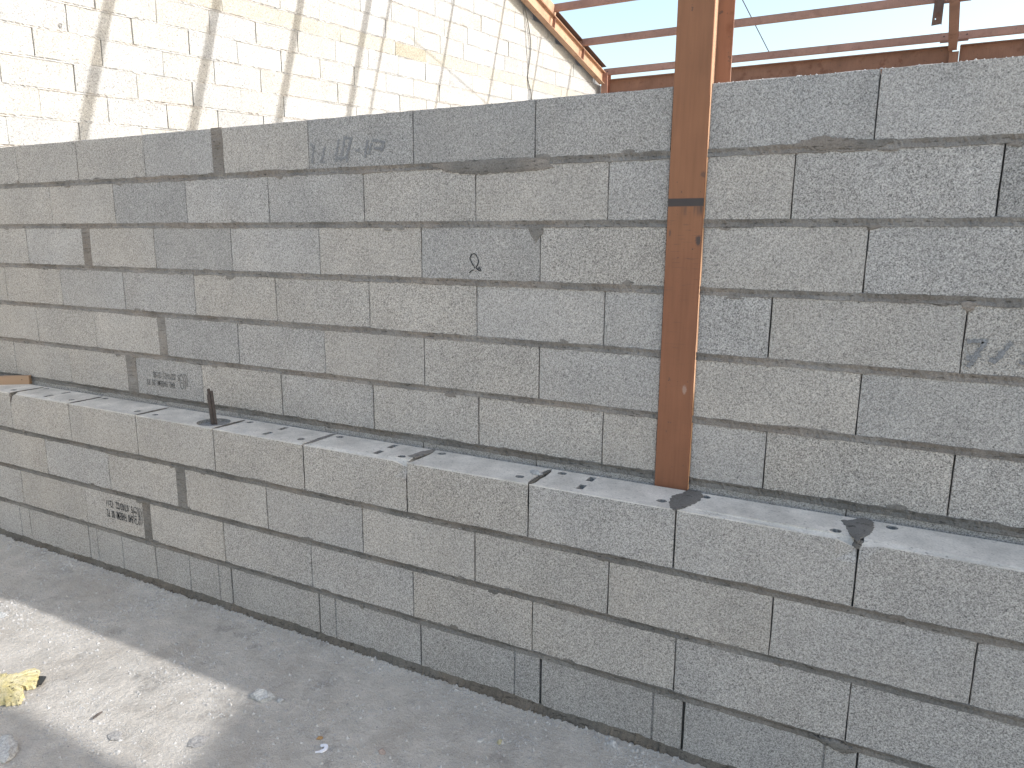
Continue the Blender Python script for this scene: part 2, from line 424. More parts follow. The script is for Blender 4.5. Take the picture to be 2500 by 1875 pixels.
def lump(seed, sx, sy, sz, m, sub=2, rough=0.35, freq=1.6, name='lump'):
    """broken irregular stone standing on z=0"""
    bm = bmesh.new(); bmesh.ops.create_icosphere(bm, subdivisions=sub, radius=1.0)
    r = random.Random(seed); o = Vector((r.uniform(0, 99), r.uniform(0, 99), r.uniform(0, 99)))
    planes = [(Vector((r.uniform(-1, 1), r.uniform(-1, 1), r.uniform(-0.4, 1))).normalized(), r.uniform(0.45, 0.8)) for _ in range(6)]
    for v in bm.verts:
        p = v.co.copy()
        for nn, d in planes:
            e = p.dot(nn) - d
            if e > 0: p -= nn * e * 0.92
        p *= 1 + rough * 0.5 * noise.noise(v.co * freq + o) + rough * 0.35 * noise.noise(v.co * freq * 4 + o)
        v.co = Vector((p.x * sx, p.y * sy, max(p.z, -0.35) * sz))
    lo = min(v.co.z for v in bm.verts)
    for v in bm.verts: v.co.z -= lo + 0.12 * sz
    me = bpy.data.meshes.new(name); bm.to_mesh(me); bm.free(); me.materials.append(m); return me

# ------------------------------------------------------------------ ground
V = []; F = []
def gz(x, y):
    w = min(1.0, max(0.0, (-0.015 - y) / 0.1)) if y < 0.3 else 0.0
    return w * (0.004 * vnoise(x * 2.1, y * 2.1, 3) + 0.0035 * vnoise(x * 7, y * 7, 8) + 0.0016 * vnoise(x * 24, y * 24, 1)) - 0.004 * w
X0, X1, Y0, Y1, ST = -5.4, 3.0, -1.7, 0.3, 0.02
nx, ny = int((X1 - X0) / ST), int((Y1 - Y0) / ST)
for j in range(ny + 1):
    for i in range(nx + 1):
        x, y = X0 + i * ST, Y0 + j * ST
        e = min(i, nx - i, j, ny - j) / 6.0
        V.append((x, y, gz(x, y) * min(1, e)))
for j in range(ny):
    for i in range(nx):
        a = j * (nx + 1) + i; F.append((a, a + 1, a + nx + 2, a + nx + 1))
k = len(V)
V += [(X0, Y0, 0), (X1, Y0, 0), (X1, Y1, 0), (X0, Y1, 0), (-900, -900, 0), (900, -900, 0), (900, 900, 0), (-900, 900, 0)]
for a, b2 in ((0, 1), (1, 2), (2, 3), (3, 0)): F.append((k + 4 + a, k + 4 + b2, k + b2, k + a))
tag(link('ground', me_from('ground', V, F, M['floor'], smooth=True)), kind='structure')

# ------------------------------------------------------------------ the two grey walls
PB, ZA, BH, YB, DB = 0.2076, 2.0915, 0.1905, 0.2156, 0.20       # tall wall: course pitch, top, block height, face, thickness
PF, ZF, HF, DF = 0.2085, 0.827, 0.1935, 0.190                   # low wall
W1, C1, D1 = (1.02, 1.0, 0.97), (0.985, 0.985, 0.985), (0.86, 0.87, 0.88)   # warm, cool and darker batches of block
def shade(t, r, a=0.035):
    k = 1 + r.uniform(-a, a); return tuple(min(1.0, c * k * 0.93) for c in t)

low = empty('block_wall', (0, 0, 0))
tag(low, 'low front wall of grey blocks, four courses high, with a pale holed ledge on top', 'wall')
tall = empty('block_wall', (0, YB, 0))
tag(tall, 'tall wall of grey concrete blocks rising behind the low ledge, interrupted by the brown column', 'wall')

# block ends per course, left to right; a pair (a, b) is a mortar filled gap
BACK = {
 0: [-5.60, -5.095, -4.593, -4.091, -3.586, -3.086, (-2.635, -2.578), -2.095, -1.592, -1.096, 'col', -0.066, 0.436, 0.938, 1.44, 1.942, 2.444, 2.946, 3.448, 3.950],
 1: [-5.60, -5.34, -4.84, -4.338, -3.836, -3.332, -2.828, -2.327, -1.827, -1.328, -0.830, 'col', -0.265, 0.239, 0.741, 1.243, 1.745, 2.247, 2.749, 3.251, 3.753, 4.255],
 2: [-5.60, -5.09, -4.586, -4.084, (-3.602, -3.549), -3.067, -2.564, -2.062, -1.563, -1.071, 'col', -0.056, 0.446, 0.948, 1.45, 1.952, 2.454, 2.956, 3.458, 3.960],
 3: [-5.60, -5.33, -4.828, -4.326, -3.823, -3.320, -2.820, -2.316, -1.816, -1.324, -0.831, 'col', -0.298, 0.204, 0.706, 1.208, 1.710, 2.212, 2.714, 3.216, 3.718, 4.220],
 4: [-5.60, -5.082, -4.58, -4.078, -3.577, (-3.088, -3.042), -2.558, -2.056, -1.558, -1.068, 'col', -0.036, 0.466, 0.968, 1.47, 1.972, 2.474, 2.976, 3.478, 3.980],
 5: [-5.60, -5.332, -4.83, -4.328, -3.826, (-3.351, -3.287), -2.814, -2.311, -1.810, -1.317, -0.822, 'col', -0.284, 0.219, 0.721, 1.223, 1.725, 2.227, 2.729, 3.231, 3.733, 4.235],
 6: [-5.60, -5.08, -4.58, -4.08, -3.58, -3.08, -2.58, -2.07, -1.57, -1.074, 'col', -0.04, 0.46, 0.965, 1.467, 1.969, 2.471, 2.973, 3.475, 3.977],
}
BTINT = {0: 'wwwwwCwDDCDccc', 1: 'wwwwwDcCwwcwcDcc', 2: 'wwwcwDcwCwwccc', 3: 'wwwwCcwwwcCcwwcc', 4: 'wwwwwCcwwcwCcc', 5: 'wwwwwDwcwwwcwccc', 6: 'CCCCCCCCCCCCCC'}
COLX = (-0.629, -0.5165)
mats_b = [M['block'], M['block'], M['core']]
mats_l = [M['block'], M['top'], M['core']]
def tint_of(ch, r):
    return shade({'w': W1, 'c': C1, 'C': tuple((a + b) / 2 for a, b in zip(C1, D1)), 'D': D1}[ch], r)

def course(wall, ends, z, H, D, yl, row, tints, seed, **kw):
    r = random.Random(seed); spans = []; fills = []
    for a, b2 in zip(ends, ends[1:]):
        a1 = a[1] if isinstance(a, tuple) else (COLX[1] if a == 'col' else a)
        b1 = b2[0] if isinstance(b2, tuple) else (COLX[0] if b2 == 'col' else b2)
        spans.append((a1, b1))
    fills = [e for e in ends if isinstance(e, tuple)]
    for i, (a, b2) in enumerate(spans):
        gap = 0.0003 + r.random() ** 2 * 0.0011
        L = round(b2 - a - 2 * gap, 3)
        ch = tints[i] if i < len(tints) else r.choice('wccC')
        full = abs(L - 0.499) < 0.009
        if full: L = round(b2 - a - 2 * gap, 3)
        me = shared_block(L, H, D, mats_b, 'b', r.randrange(5)) if full else block_mesh(L, H, D, seed * 37 + i, mats_b)
        yo = r.uniform(-0.0012, 0.0012)
        link('block', me, wall, (a + gap, yo, z), color=tint_of(ch, r))
    return fills

for k, ends in BACK.items():
    z = ZA - k * PB - BH
    fills = course(tall, ends, z, BH, DB, 0, k, BTINT[k], 100 + k)
    for a, b2 in fills:
        ribbon('mortar_fill', z - 0.004, z + BH + 0.001, a - 0.002, b2 + 0.002, 0.0, 900 + k, M['mortar'], tall, rag=0.006, proud=-0.001, vertical=True)
    for s, (xa, xb) in enumerate(((-5.60, COLX[0]), (COLX[1], 4.1))):
        big = 0.0095 if k == 0 else 0.0075
        ribbon('mortar_bed', xa, xb, z - (PB - BH) - 0.001, z + 0.001, 0.0, 50 + 7 * k + s, M['mortar'] if k < 5 else M['mortar_wet'], tall, rag=big if k < 5 else 0.010, proud=-0.0015, rough=0.0022, swell=0.0025)
# wall below the visible courses and the dark joint depth behind the blocks
for xa, xb in ((-5.60, COLX[0] - 0.003), (COLX[1] + 0.003, 4.1)):
    G().box((xa, 0.004, 0.0), (xb, 0.19, ZA - 7 * PB)).make('wall_base', M['core'], tall)
    G().box((xa, 0.03, ZA - 7 * PB + 0.001), (xb, 0.18, ZA - 0.012)).make('joint_core', M['core'], tall)
# smeared mortar dabs over the bed joints
def patch(name, pts, thick, m, parent, axis='z', base=0.0, seed=1, fray=0.0032):
    """flat daub of mortar: ragged outline, low dome"""
    r = random.Random(seed); out = []
    k = len(pts)
    for i in range(k):
        a, b2 = Vector(pts[i]), Vector(pts[(i + 1) % k])
        ns = max(2, int((b2 - a).length / 0.006))
        for j in range(ns):
            t = j / ns; q = a.lerp(b2, t); nrm = Vector((b2.y - a.y, a.x - b2.x)).normalized()
            out.append(q + nrm * (r.uniform(-1, 1) * fray if j else r.uniform(-1, 1) * 0.0015))
    cen = sum(out, Vector((0, 0))) / len(out); V = []; F = []; n = len(out)
    for lev, (sc, h) in enumerate(((1.0, -0.002), (0.97, thick * 0.45), (0.7, thick * 0.9), (0.35, thick))):
        for q in out:
            p = cen + (q - cen) * sc
            hh = base + h + (0.25 * thick * vnoise(p.x * 60, p.y * 60, seed) if lev else 0)
            V.append((p.x, p.y, hh) if axis == 'z' else (p.x, -hh, p.y))
    for l in range(3):
        for j in range(n): F.append((l * n + j, l * n + (j + 1) % n, (l + 1) * n + (j + 1) % n, (l + 1) * n + j))
    F.append(tuple(3 * n + j for j in range(n)))
    me = me_from(name, V, F, m)
    bm = bmesh.new(); bm.from_mesh(me); bmesh.ops.recalc_face_normals(bm, faces=bm.faces); bm.to_mesh(me); bm.free()
    return link(name, me, parent)
patch('mortar_patch', [(-1.121, 1.682), (-1.058, 1.680), (-1.060, 1.655), (-1.080, 1.630), (-1.088, 1.617), (-1.100, 1.640), (-1.116, 1.662)], 0.004, M['mortar'], tall, 'y', seed=3)
patch('mortar_patch', [(-1.52, 1.896), (-1.40, 1.905), (-1.25, 1.908), (-1.13, 1.905), (-1.05, 1.90), (-1.02, 1.868), (-1.12, 1.862), (-1.26, 1.858), (-1.34, 1.856), (-1.45, 1.868)], 0.005, M['mortar'], tall, 'y', seed=4)
patch('mortar_patch', [(-0.29, 1.906), (-0.20, 1.925), (-0.14, 1.915), (-0.06, 1.907), (0.0, 1.905), (-0.05, 1.885), (-0.2, 1.884)], 0.004, M['mortar'], tall, 'y', seed=5)
patch('mortar_patch', [(0.180, 1.475), (0.225, 1.475), (0.216, 1.452), (0.205, 1.446), (0.196, 1.455)], 0.004, M['mortar'], tall, 'y', seed=6)
patch('mortar_patch', [(-0.08, 1.678), (-0.02, 1.678), (-0.046, 1.664)], 0.003, M['mortar'], tall, 'y', seed=7)

rj = random.Random(404)
def smear(parent, x, z, m, seed):
    a, b2 = rj.uniform(0.012, 0.035), rj.uniform(0.004, 0.011)
    pts = [(x + a * math.cos(q * 0.785) * rj.uniform(0.6, 1.2), z + b2 * math.sin(q * 0.785) * rj.uniform(0.6, 1.2)) for q in range(8)]
    patch('mortar_smear', pts, 0.0016, m, parent, 'y', 0.0008, seed, fray=0.002)
for q in range(34):
    k = rj.randrange(0, 6); x = rj.uniform(-4.4, 0.3)
    if COLX[0] - 0.04 < x < COLX[1] + 0.04: continue
    smear(tall, x, ZA - k * PB - BH - 0.0085 + rj.choice((-1, 1)) * rj.uniform(0.010, 0.018), M['mortar'], 500 + q)
for q in range(26):
    k = rj.randrange(0, 3)
    smear(low, rj.uniform(-4.2, 0.3), ZF - k * PF - HF - 0.0075 + rj.choice((-1, 1)) * rj.uniform(0.008, 0.015), M['mortar_wet'], 600 + q)
# low wall: bottom course of grooved blocks, then two plain courses, then the ledge course with holes
FRONT = {
 1: [-5.55, -5.262, -4.76, -4.258, -3.756, -3.251, (-2.763, -2.712), -2.215, -1.712, -1.209, -0.708, -0.203, 0.303, 0.805, 1.307, 1.809, 2.311, 2.813, 3.315, 3.817],
 2: [-5.55, -5.02, -4.517, -4.013, -3.461, (-3.020, -2.976), -2.488, -1.982, -1.479, -0.980, -0.479, 0.022, 0.525, 1.027, 1.529, 2.031, 2.533, 3.035, 3.537, 4.039],
}
FT = {1: 'wwwwcwwcwwwcCcc', 2: 'wwcwwwccwwcccccc'}
for k, ends in FRONT.items():
    z = ZF - k * PF - HF
    for a, b2 in course(low, ends, z, HF, DF, 0, k, FT[k], 300 + k):
        ribbon('mortar_fill', z - 0.004, z + HF + 0.002, a - 0.003, b2 + 0.003, 0.0, 950 + k, M['mortar_wet'], low, rag=0.0035, proud=-0.002, vertical=True)
r = random.Random(55)
GR = {-3.979: [], -3.471: [0.066, 0.260], -2.964: [0.233, 0.424], -2.460: [], -1.953: [0.085], -1.449: [0.400], -0.947: [0.400], -0.444: [0.41], -4.483: [0.20, 0.414]}
bx = [-5.55, -4.985, -4.483, -3.979, -3.471, -2.964, -2.460, -1.953, -1.449, -0.947, -0.444, 0.058, 0.56, 1.062, 1.564, 2.066, 2.568, 3.07, 3.572, 4.074]
DT = 'ccccCCCCDDDcccccCcccccc'
for i, (a, b2) in enumerate(zip(bx, bx[1:])):
    L = b2 - a - 0.004
    wide = 0.0035 if i in (6, 9, 10) else 0.0
    link('block', block_mesh(L - wide, HF, DF, 777 + i, mats_b, grooves=[g for g in GR.get(a, []) if g < L - 0.02]), low, (a + 0.002 + wide, r.uniform(-0.001, 0.001), ZF - 3 * PF - HF), color=tint_of(DT[i], r))

def circ(x, y, rx, ry, k=14, wob=0.12, rr=random.Random(5)):
    return [(x + rx * math.cos(2 * math.pi * i / k) * (1 + rr.uniform(-wob, wob)), y + ry * math.sin(2 * math.pi * i / k) * (1 + rr.uniform(-wob, wob))) for i in range(k)]
def rect(x, y, w, h): return [(x - w / 2, y - h / 2), (x + w / 2, y - h / 2), (x + w / 2, y + h / 2), (x - w / 2, y + h / 2)]
ax = [-5.55, -5.03, -4.528, -4.024, -3.522, -3.017, -2.509, -1.999, -1.499, -1.001, -0.501, 0.003, 0.506, 1.008, 1.51, 2.012, 2.514, 3.016, 3.518, 4.02]
TT = 'wwwwwwwwwcccwccwcwccwcwc'
for i, (a, b2) in enumerate(zip(ax, ax[1:])):
    L = b2 - a - 0.003; o = a + 0.0015; hs = []
    if i >= 2 and L > 0.45:
        R2 = 0.0165
        if abs(a + 2.509) < 0.01 or abs(a + 3.522) < 0.001: pass
        hs.append(circ(L - 0.060, 0.058, R2, 0.0150, 12))
        hs.append(circ(0.052 if i != 11 else 0.080, 0.160, R2 * 1.05, 0.0150, 12))
        if abs(a + 3.017) < 0.001:                                  # the block with the filled round core
            hs = [circ(0.073, 0.050, R2, 0.013, 12), circ(-2.597 - o, 0.084, 0.075, 0.068, 40, 0.008)]
        slot = {3: 0.246, 6: 0.255, 8: None, 7: 0.328, 9: 0.168}.get(i) if i != 7 else None
        if i == 3: slot = -3.777 - o
        if i == 6: slot = -2.2485 - o
        if i == 7: slot = -1.671 - o
        if i == 9: slot = -0.834 - o
        if slot: hs += [rect(slot, 0.060, 0.024, 0.046), rect(slot, 0.150, 0.024, 0.046)]
    chip = {3: ('l', 0.022), 7: ('r', 0.024), 11: ('l', 0.018), 10: ('r', 0.030)}.get(i)
    link('block', block_mesh(L, HF, DF, 1200 + i, mats_l, holes=hs, ragged_end=0.014, chip=chip, rough=0.8), low, (o, 0, ZF - HF), color=tint_of(TT[i], r))
for k in range(3):
    z = ZF - k * PF - HF
    ribbon('mortar_bed', -5.55, 3.9, z - (PF - HF) - 0.002, z + 0.002, 0.0, 650 + k, M['mortar_wet'], low, rag=0.0070, proud=-0.0025, rough=0.0018)
G().box((-5.55, 0.03, 0.0), (4.0, 0.175, ZF - 0.06)).make('joint_core', M['core'], low)
# mortar squeezed over the ledge joints
patch('mortar_patch', [(-0.521, 0.006), (-0.500, -0.001), (-0.480, 0.030), (-0.466, 0.075), (-0.452, 0.120), (-0.458, 0.175), (-0.478, 0.205), (-0.512, 0.205), (-0.520, 0.160), (-0.545, 0.120), (-0.540, 0.060)], 0.004, M['mortar_wet'], low, 'z', ZF, 11)
patch('mortar_patch', [(0.000, 0.000), (0.012, 0.040), (0.030, 0.075), (0.038, 0.130), (0.034, 0.190), (0.004, 0.204), (-0.020, 0.170), (-0.050, 0.150), (-0.035, 0.100), (-0.022, 0.050)], 0.004, M['mortar_wet'], low, 'z', ZF, 12)
patch('mortar_patch', [(-1.545, 0.070), (-1.505, 0.060), (-1.490, 0.120), (-1.490, 0.188), (-1.510, 0.190), (-1.530, 0.150)], 0.0022, M['mortar'], low, 'z', ZF, 13)
patch('mortar_patch', [(-2.000, 0.020), (-1.988, 0.022), (-1.982, 0.120), (-1.984, 0.185), (-2.005, 0.185), (-2.010, 0.1)], 0.0022, M['mortar'], low, 'z', ZF, 14)
link('mortar_lump', lump(61, 0.030, 0.024, 0.010, M['stone'], 2, 0.5), low, (-1.030, 0.118, ZF))
patch('mortar_patch', [(-0.075, 0.213), (0.0, 0.218), (0.03, 0.212), (0.055, 0.196), (0.02, 0.180), (-0.03, 0.192)], 0.010, M['mortar_wet'], low, 'y', 0.0, 15)
for jx in (-4.528, -4.024, -3.522, -3.017, -2.509, -1.001):
    rj = random.Random(int(jx * 1000)); w2 = 0.0085 if jx < -1.1 else 0.006
    left = [(jx - w2 * rj.uniform(0.7, 1.25), y) for y in (0.020, 0.05, 0.08, 0.11, 0.14, 0.17)]
    right = [(jx + w2 * rj.uniform(0.7, 1.25), y) for y in (0.17, 0.14, 0.11, 0.08, 0.05, 0.020)]
    patch('joint_mortar', [(jx, 0.006)] + right[::-1] + [(jx, 0.184)] + left[::-1], 0.002, M['fillet'], low, 'z', ZF - 0.001, 70, fray=0.0016)
link('mortar_lump', lump(62, 0.020, 0.018, 0.018, M['mortar_wet'], 2, 0.4), low, (0.006, 0.024, ZF - 0.022))
vt = []; ft = []
rj = random.Random(8)
def tiny(x, y, z, sz):
    i = len(vt)
    for q in range(5):
        an = q * 1.2566 + rj.uniform(-0.4, 0.4); vt.append((x + sz * rj.uniform(0.7, 1.4) * math.cos(an), y + sz * 0.8 * math.sin(an), z - 0.001))
    vt.append((x, y, z + sz * rj.uniform(0.5, 0.9)))
    for q in range(5): ft.append((i + q, i + (q + 1) % 5, i + 5))
for _ in range(150):
    x = rj.uniform(-0.5, 1.0) if rj.random() < 0.7 else rj.uniform(-4.5, -0.7)
    tiny(x, rj.uniform(0.003, 0.014), ZA - 0.0015, rj.uniform(0.002, 0.0065))
tag(link('edge_crumbs', me_from('edge_crumbs', vt, ft, M['gable_mortar']), tall), kind='stuff')
# narrow cavity between the walls, filled with droppings, and the rough base fillet on the floor
G().box((-5.55, DF + 0.001, 0.0), (4.0, YB - 0.001, ZF - 0.022)).make('cavity_fill', M['mortar'], low)

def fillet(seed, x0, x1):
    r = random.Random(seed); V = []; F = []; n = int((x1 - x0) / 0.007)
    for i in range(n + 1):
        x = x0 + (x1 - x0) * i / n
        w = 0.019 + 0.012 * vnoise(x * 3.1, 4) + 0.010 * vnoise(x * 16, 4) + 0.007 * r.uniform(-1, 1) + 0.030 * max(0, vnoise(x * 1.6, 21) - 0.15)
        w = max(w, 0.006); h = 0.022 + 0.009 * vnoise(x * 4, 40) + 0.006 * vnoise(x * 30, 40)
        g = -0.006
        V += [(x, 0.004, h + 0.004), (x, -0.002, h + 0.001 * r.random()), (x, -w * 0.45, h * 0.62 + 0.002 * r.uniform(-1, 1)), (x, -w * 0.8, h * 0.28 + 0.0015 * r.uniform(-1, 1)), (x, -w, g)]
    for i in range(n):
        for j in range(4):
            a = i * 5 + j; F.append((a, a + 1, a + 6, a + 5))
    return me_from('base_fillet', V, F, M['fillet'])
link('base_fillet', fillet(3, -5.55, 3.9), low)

# ------------------------------------------------------------------ writing and marks on the blocks
def text_mesh(name, s, w, h, m, parent, centre, y, flip=False, bold=0.0, shear=0.0):
    cu = bpy.data.curves.new(name, 'FONT'); cu.body = s; cu.align_x = 'CENTER'; cu.align_y = 'CENTER'; cu.offset = bold; cu.resolution_u = 2
    cu.shear = shear; cu.space_character = 1.06
    t = bpy.data.objects.new('tmp', cu); col.objects.link(t)
    dg = bpy.context.evaluated_depsgraph_get(); me = bpy.data.meshes.new_from_object(t.evaluated_get(dg))
    bpy.data.objects.remove(t)
    xs = [v.co.x for v in me.vertices]; ys = [v.co.y for v in me.vertices]
    cx, cy, sx, sy = (min(xs) + max(xs)) / 2, (min(ys) + max(ys)) / 2, w / (max(xs) - min(xs)), h / (max(ys) - min(ys))
    sg = -1 if flip else 1
    for v in me.vertices:
        v.co = Vector((sg * (v.co.x - cx) * sx, 0, sg * (v.co.y - cy) * sy))
    me.materials.clear(); me.materials.append(m)
    return link(name, me, parent, (centre[0], y, centre[1]))
def strokes(name, lines, wd, m, parent, y, jit=0.0006, seed=2):
    """pen or brush lines as flat ribbons on a wall face (x, z points)"""
    r = random.Random(seed); V = []; F = []
    for li, pts in enumerate(lines):
        w = wd[li] if isinstance(wd, list) else wd
        P2 = []
        for a, b2 in zip(pts, pts[1:]):
            a, b2 = Vector(a), Vector(b2); ns = max(1, int((b2 - a).length / 0.005))
            P2 += [a.lerp(b2, j / ns) for j in range(ns)]
        P2.append(Vector(pts[-1])); i0 = len(V)
        for i, p in enumerate(P2):
            t = (P2[min(i + 1, len(P2) - 1)] - P2[max(i - 1, 0)]).normalized(); nn = Vector((-t.y, t.x))
            ww = w * r.uniform(0.6, 1.2) / 2; p = p + nn * r.uniform(-jit, jit)
            yy = y - 0.00008 * li
            V += [(p.x + nn.x * ww, yy, p.y + nn.y * ww), (p.x - nn.x * ww, yy, p.y - nn.y * ww)]
        for i in range(len(P2) - 1): F.append((i0 + 2 * i, i0 + 2 * i + 1, i0 + 2 * i + 3, i0 + 2 * i + 2))
    return link(name, me_from(name, V, F, m), parent)
def ell(cx, cz, rx, rz, a0=0, a1=360, k=18): return [(cx + rx * math.cos(math.radians(a0 + (a1 - a0) * i / k)), cz + rz * math.sin(math.radians(a0 + (a1 - a0) * i / k))) for i in range(k + 1)]

text_mesh('printed_text', 'B40  FABEMI  00  P2', 0.196, 0.040, M['ink'], low, (-3.200, 0.3015), -0.0022, True, 0.012)
text_mesh('printed_text', '5  07/03/22  12:11', 0.196, 0.036, M['ink'], low, (-3.197, 0.3525), -0.0022, True, 0.012)
strokes('printed_emblem', [ell(-3.076, 0.3255, 0.0195, 0.0445), ell(-3.060, 0.3265, 0.012, 0.043, -88, 88, 10), ell(-3.046, 0.3265, 0.012, 0.043, -88, 88, 10),
        [(-3.086, 0.338), (-3.086, 0.350), (-3.079, 0.338), (-3.079, 0.350)], [(-3.072, 0.350), (-3.072, 0.338), (-3.066, 0.338)], [(-3.072, 0.344), (-3.067, 0.344)],
        [(-3.088, 0.322), (-3.068, 0.322)], [(-3.087, 0.313), (-3.074, 0.302)], [(-3.087, 0.302), (-3.074, 0.313)], [(-3.056, 0.3265), (-3.045, 0.3265)]], 0.0032, M['ink'], low, -0.0024, 0.0003)
text_mesh('printed_text', 'B40  FABEMI  00  P2', 0.200, 0.030, M['ink_faded'], tall, (-3.108, 0.930), -0.0022, True, 0.006)
text_mesh('printed_text', '5  02/11/21  21:58', 0.186, 0.030, M['ink_faded'], tall, (-3.063, 0.971), -0.0022, True, 0.008)
strokes('printed_emblem', [ell(-2.953, 0.953, 0.0145, 0.035), ell(-2.937, 0.955, 0.011, 0.038, -85, 88, 10), ell(-2.925, 0.957, 0.011, 0.037, -30, 88, 8),
        [(-2.961, 0.960), (-2.945, 0.960)], [(-2.960, 0.953), (-2.946, 0.944)], [(-2.960, 0.944), (-2.946, 0.953)]], 0.0030, M['ink_faded'], tall, -0.0024, 0.0004)
strokes('pen_mark', [[(-1.330, 1.530), (-1.337, 1.540), (-1.346, 1.553), (-1.350, 1.566), (-1.344, 1.578), (-1.334, 1.582), (-1.324, 1.576), (-1.317, 1.564), (-1.315, 1.552), (-1.319, 1.541), (-1.326, 1.532), (-1.318, 1.524), (-1.309, 1.520)],
        [(-1.318, 1.524), (-1.312, 1.533), (-1.305, 1.522), (-1.308, 1.519)], [(-1.333, 1.523), (-1.344, 1.519), (-1.353, 1.512)]], [0.0042, 0.0038, 0.0030], M['ink'], tall, -0.0022, 0.0007)
# old brushed marks, faint: upper course, and the block at the right edge
strokes('faded_paint_mark', [[(-2.085, 1.995), (-2.065, 1.990), (-2.075, 1.940), (-2.080, 1.925)], [(-2.01, 1.985), (-2.02, 1.95), (-2.032, 1.925), (-2.012, 1.926)],
        [(-1.938, 2.010), (-1.948, 1.970), (-1.955, 1.925)], [(-1.908, 2.010), (-1.922, 1.965), (-1.932, 1.925)], [(-1.915, 2.012), (-1.872, 2.006)], [(-1.878, 2.006), (-1.895, 1.965), (-1.903, 1.920)],
        [(-1.958, 1.938), (-1.895, 1.938)], [(-1.858, 1.962), (-1.838, 1.963)], [(-1.797, 1.998), (-1.808, 1.960), (-1.812, 1.935)], [(-1.775, 1.998), (-1.720, 1.985), (-1.735, 1.955)], [(-1.770, 1.968), (-1.728, 1.962)], [(-1.782, 1.985), (-1.795, 1.945)]],
        0.011, M['paint_faded'], tall, -0.0022, 0.002, 5)
strokes('faded_paint_mark', [[(0.212, 1.368), (0.255, 1.372), (0.240, 1.340), (0.226, 1.310), (0.222, 1.298)], [(0.214, 1.322), (0.246, 1.334)], [(0.312, 1.374), (0.296, 1.345), (0.278, 1.318), (0.268, 1.322)], [(0.335, 1.322), (0.352, 1.318), (0.360, 1.304)], [(0.345, 1.335), (0.37, 1.36)]],
        0.013, M['paint_faded'], tall, -0.0022, 0.002, 6)

# ------------------------------------------------------------------ sunlit gable wall at the far end
TH = math.atan2(1.0, 0.08)
gab = empty('gable_wall', (-5.70, 0, 0), (0, 0, TH))
tag(gab, 'sunlit cream gable wall of weathered blocks at the far left, striped by roof shadows', 'wall')
SL = 0.05
def roof_under(u):                                   # underside of the rafter above the wall, as height over local x
    return 4.450 + 0.2475 * (10.589 - u) if u > 5.45 else 4.450 + 0.2475 * (10.589 - 5.45) - 0.2475 * (5.45 - u)
rows = []                                            # (bottom at u=0, height, joint phase, is_band)
phase = [0.03, 0.28, 0.035, 0.27, 0.03, 0.25]
z = 2.42 - 0.2076 * 2
rows += [(z, 0.0), (z + 0.2076, 0.28)]
for i in range(5): rows.append((2.42 + 0.2076 * i, [0.035, 0.28, 0.035, 0.27, 0.03][i]))
rows = [(z, 0.2076, 0.25), (z + 0.2076, 0.2076, 0.03)] + [(2.42 + 0.2076 * i, 0.2076, p) for i, p in enumerate([0.28, 0.035, 0.27, 0.03, 0.25])]
rows.append((2.42 + 5 * 0.2076, 0.157, 'band'))
zz = 2.42 + 5 * 0.2076 + 0.157
for i, p in enumerate([0.05, 0.15, 0.47, 0.30, 0.06, 0.33, 0.08, 0.3, 0.05, 0.3]): rows.append((zz + i * 0.2076, 0.2076, p))
GW = [(1.0, 0.985, 0.95), (0.98, 0.98, 0.975), (1.0, 0.975, 0.925), (0.95, 0.95, 0.945)]
gm = [M['gable_block'], M['gable_block'], M['core']]
r = random.Random(31); nblk = 0
def uend(zb, h):                                     # how far along the roof slope a course may run
    lo, hi = None, None
    us = [i * 0.02 for i in range(20, 550)]
    ok = [u for u in us if zb + h + SL * u <= roof_under(u) + 0.075]
    return (min(ok), max(ok)) if ok else None
for zi, (zb, h, ph) in enumerate(rows):
    e = uend(zb, h)
    if not e: continue
    ua, ub = max(0.45, e[0]), min(e[1], 10.90)
    js = [ua]
    if ph == 'band':
        js += [u for u in (1.3, 2.9, 4.35, 5.231, 5.789, 6.9, 8.2, 9.3) if ua + 0.1 < u < ub - 0.1]
    else:
        u = ph
        while u < ub - 0.09:
            if u > ua + 0.09: js.append(u + r.uniform(-0.006, 0.006))
            u += 0.502
    js.append(ub)
    for a, b2 in zip(js, js[1:]):
        g = r.uniform(0.0006, 0.0022); L = round(b2 - a - 2 * g, 2); hh = h - 0.012
        me = block_mesh(L, hh, 0.18, 4000 + nblk, gm, shear=SL, rough=2.0)
        t = GW[r.randrange(4)]; k2 = r.uniform(0.93, 1.0)
        if ph == 'band': t, k2 = ((1.0, 0.96, 0.855), 0.93) if abs(a - 5.231) > 0.1 else ((0.93, 0.86, 0.70), 0.88)
        link('block', me, gab, (a + g, r.uniform(-0.003, 0.003), zb + 0.006 + SL * (a + g)), color=tuple(min(1, c * k2) for c in t)); nblk += 1
    if ub - ua > 0.3:
        ribbon('mortar_bed', ua, ub - 0.02, zb - 0.006, zb + 0.006, 0.0, 4500 + zi, M['gable_mortar'], gab, rag=0.007, proud=-0.001, slope=SL, step=0.014, rough=0.004, swell=0.005)
    # broken bits of block and mortar packed under the rafter at the end of the course
    if ub < 10.6 and ub > 6.0:
        for q in range(3):
            uu = ub + 0.06 + q * 0.16; top = roof_under(uu) - 0.03
            hb = top - (zb + SL * uu)
            if hb > 0.02 and uu < 10.88:
                link('broken_piece', lump(5000 + zi * 7 + q, 0.075, 0.06, min(hb, 0.16) * 0.75, M['gable_mortar'], 2, 0.4), gab, (uu, 0.075, zb + SL * uu - 0.01), color=(1, 1, 1))
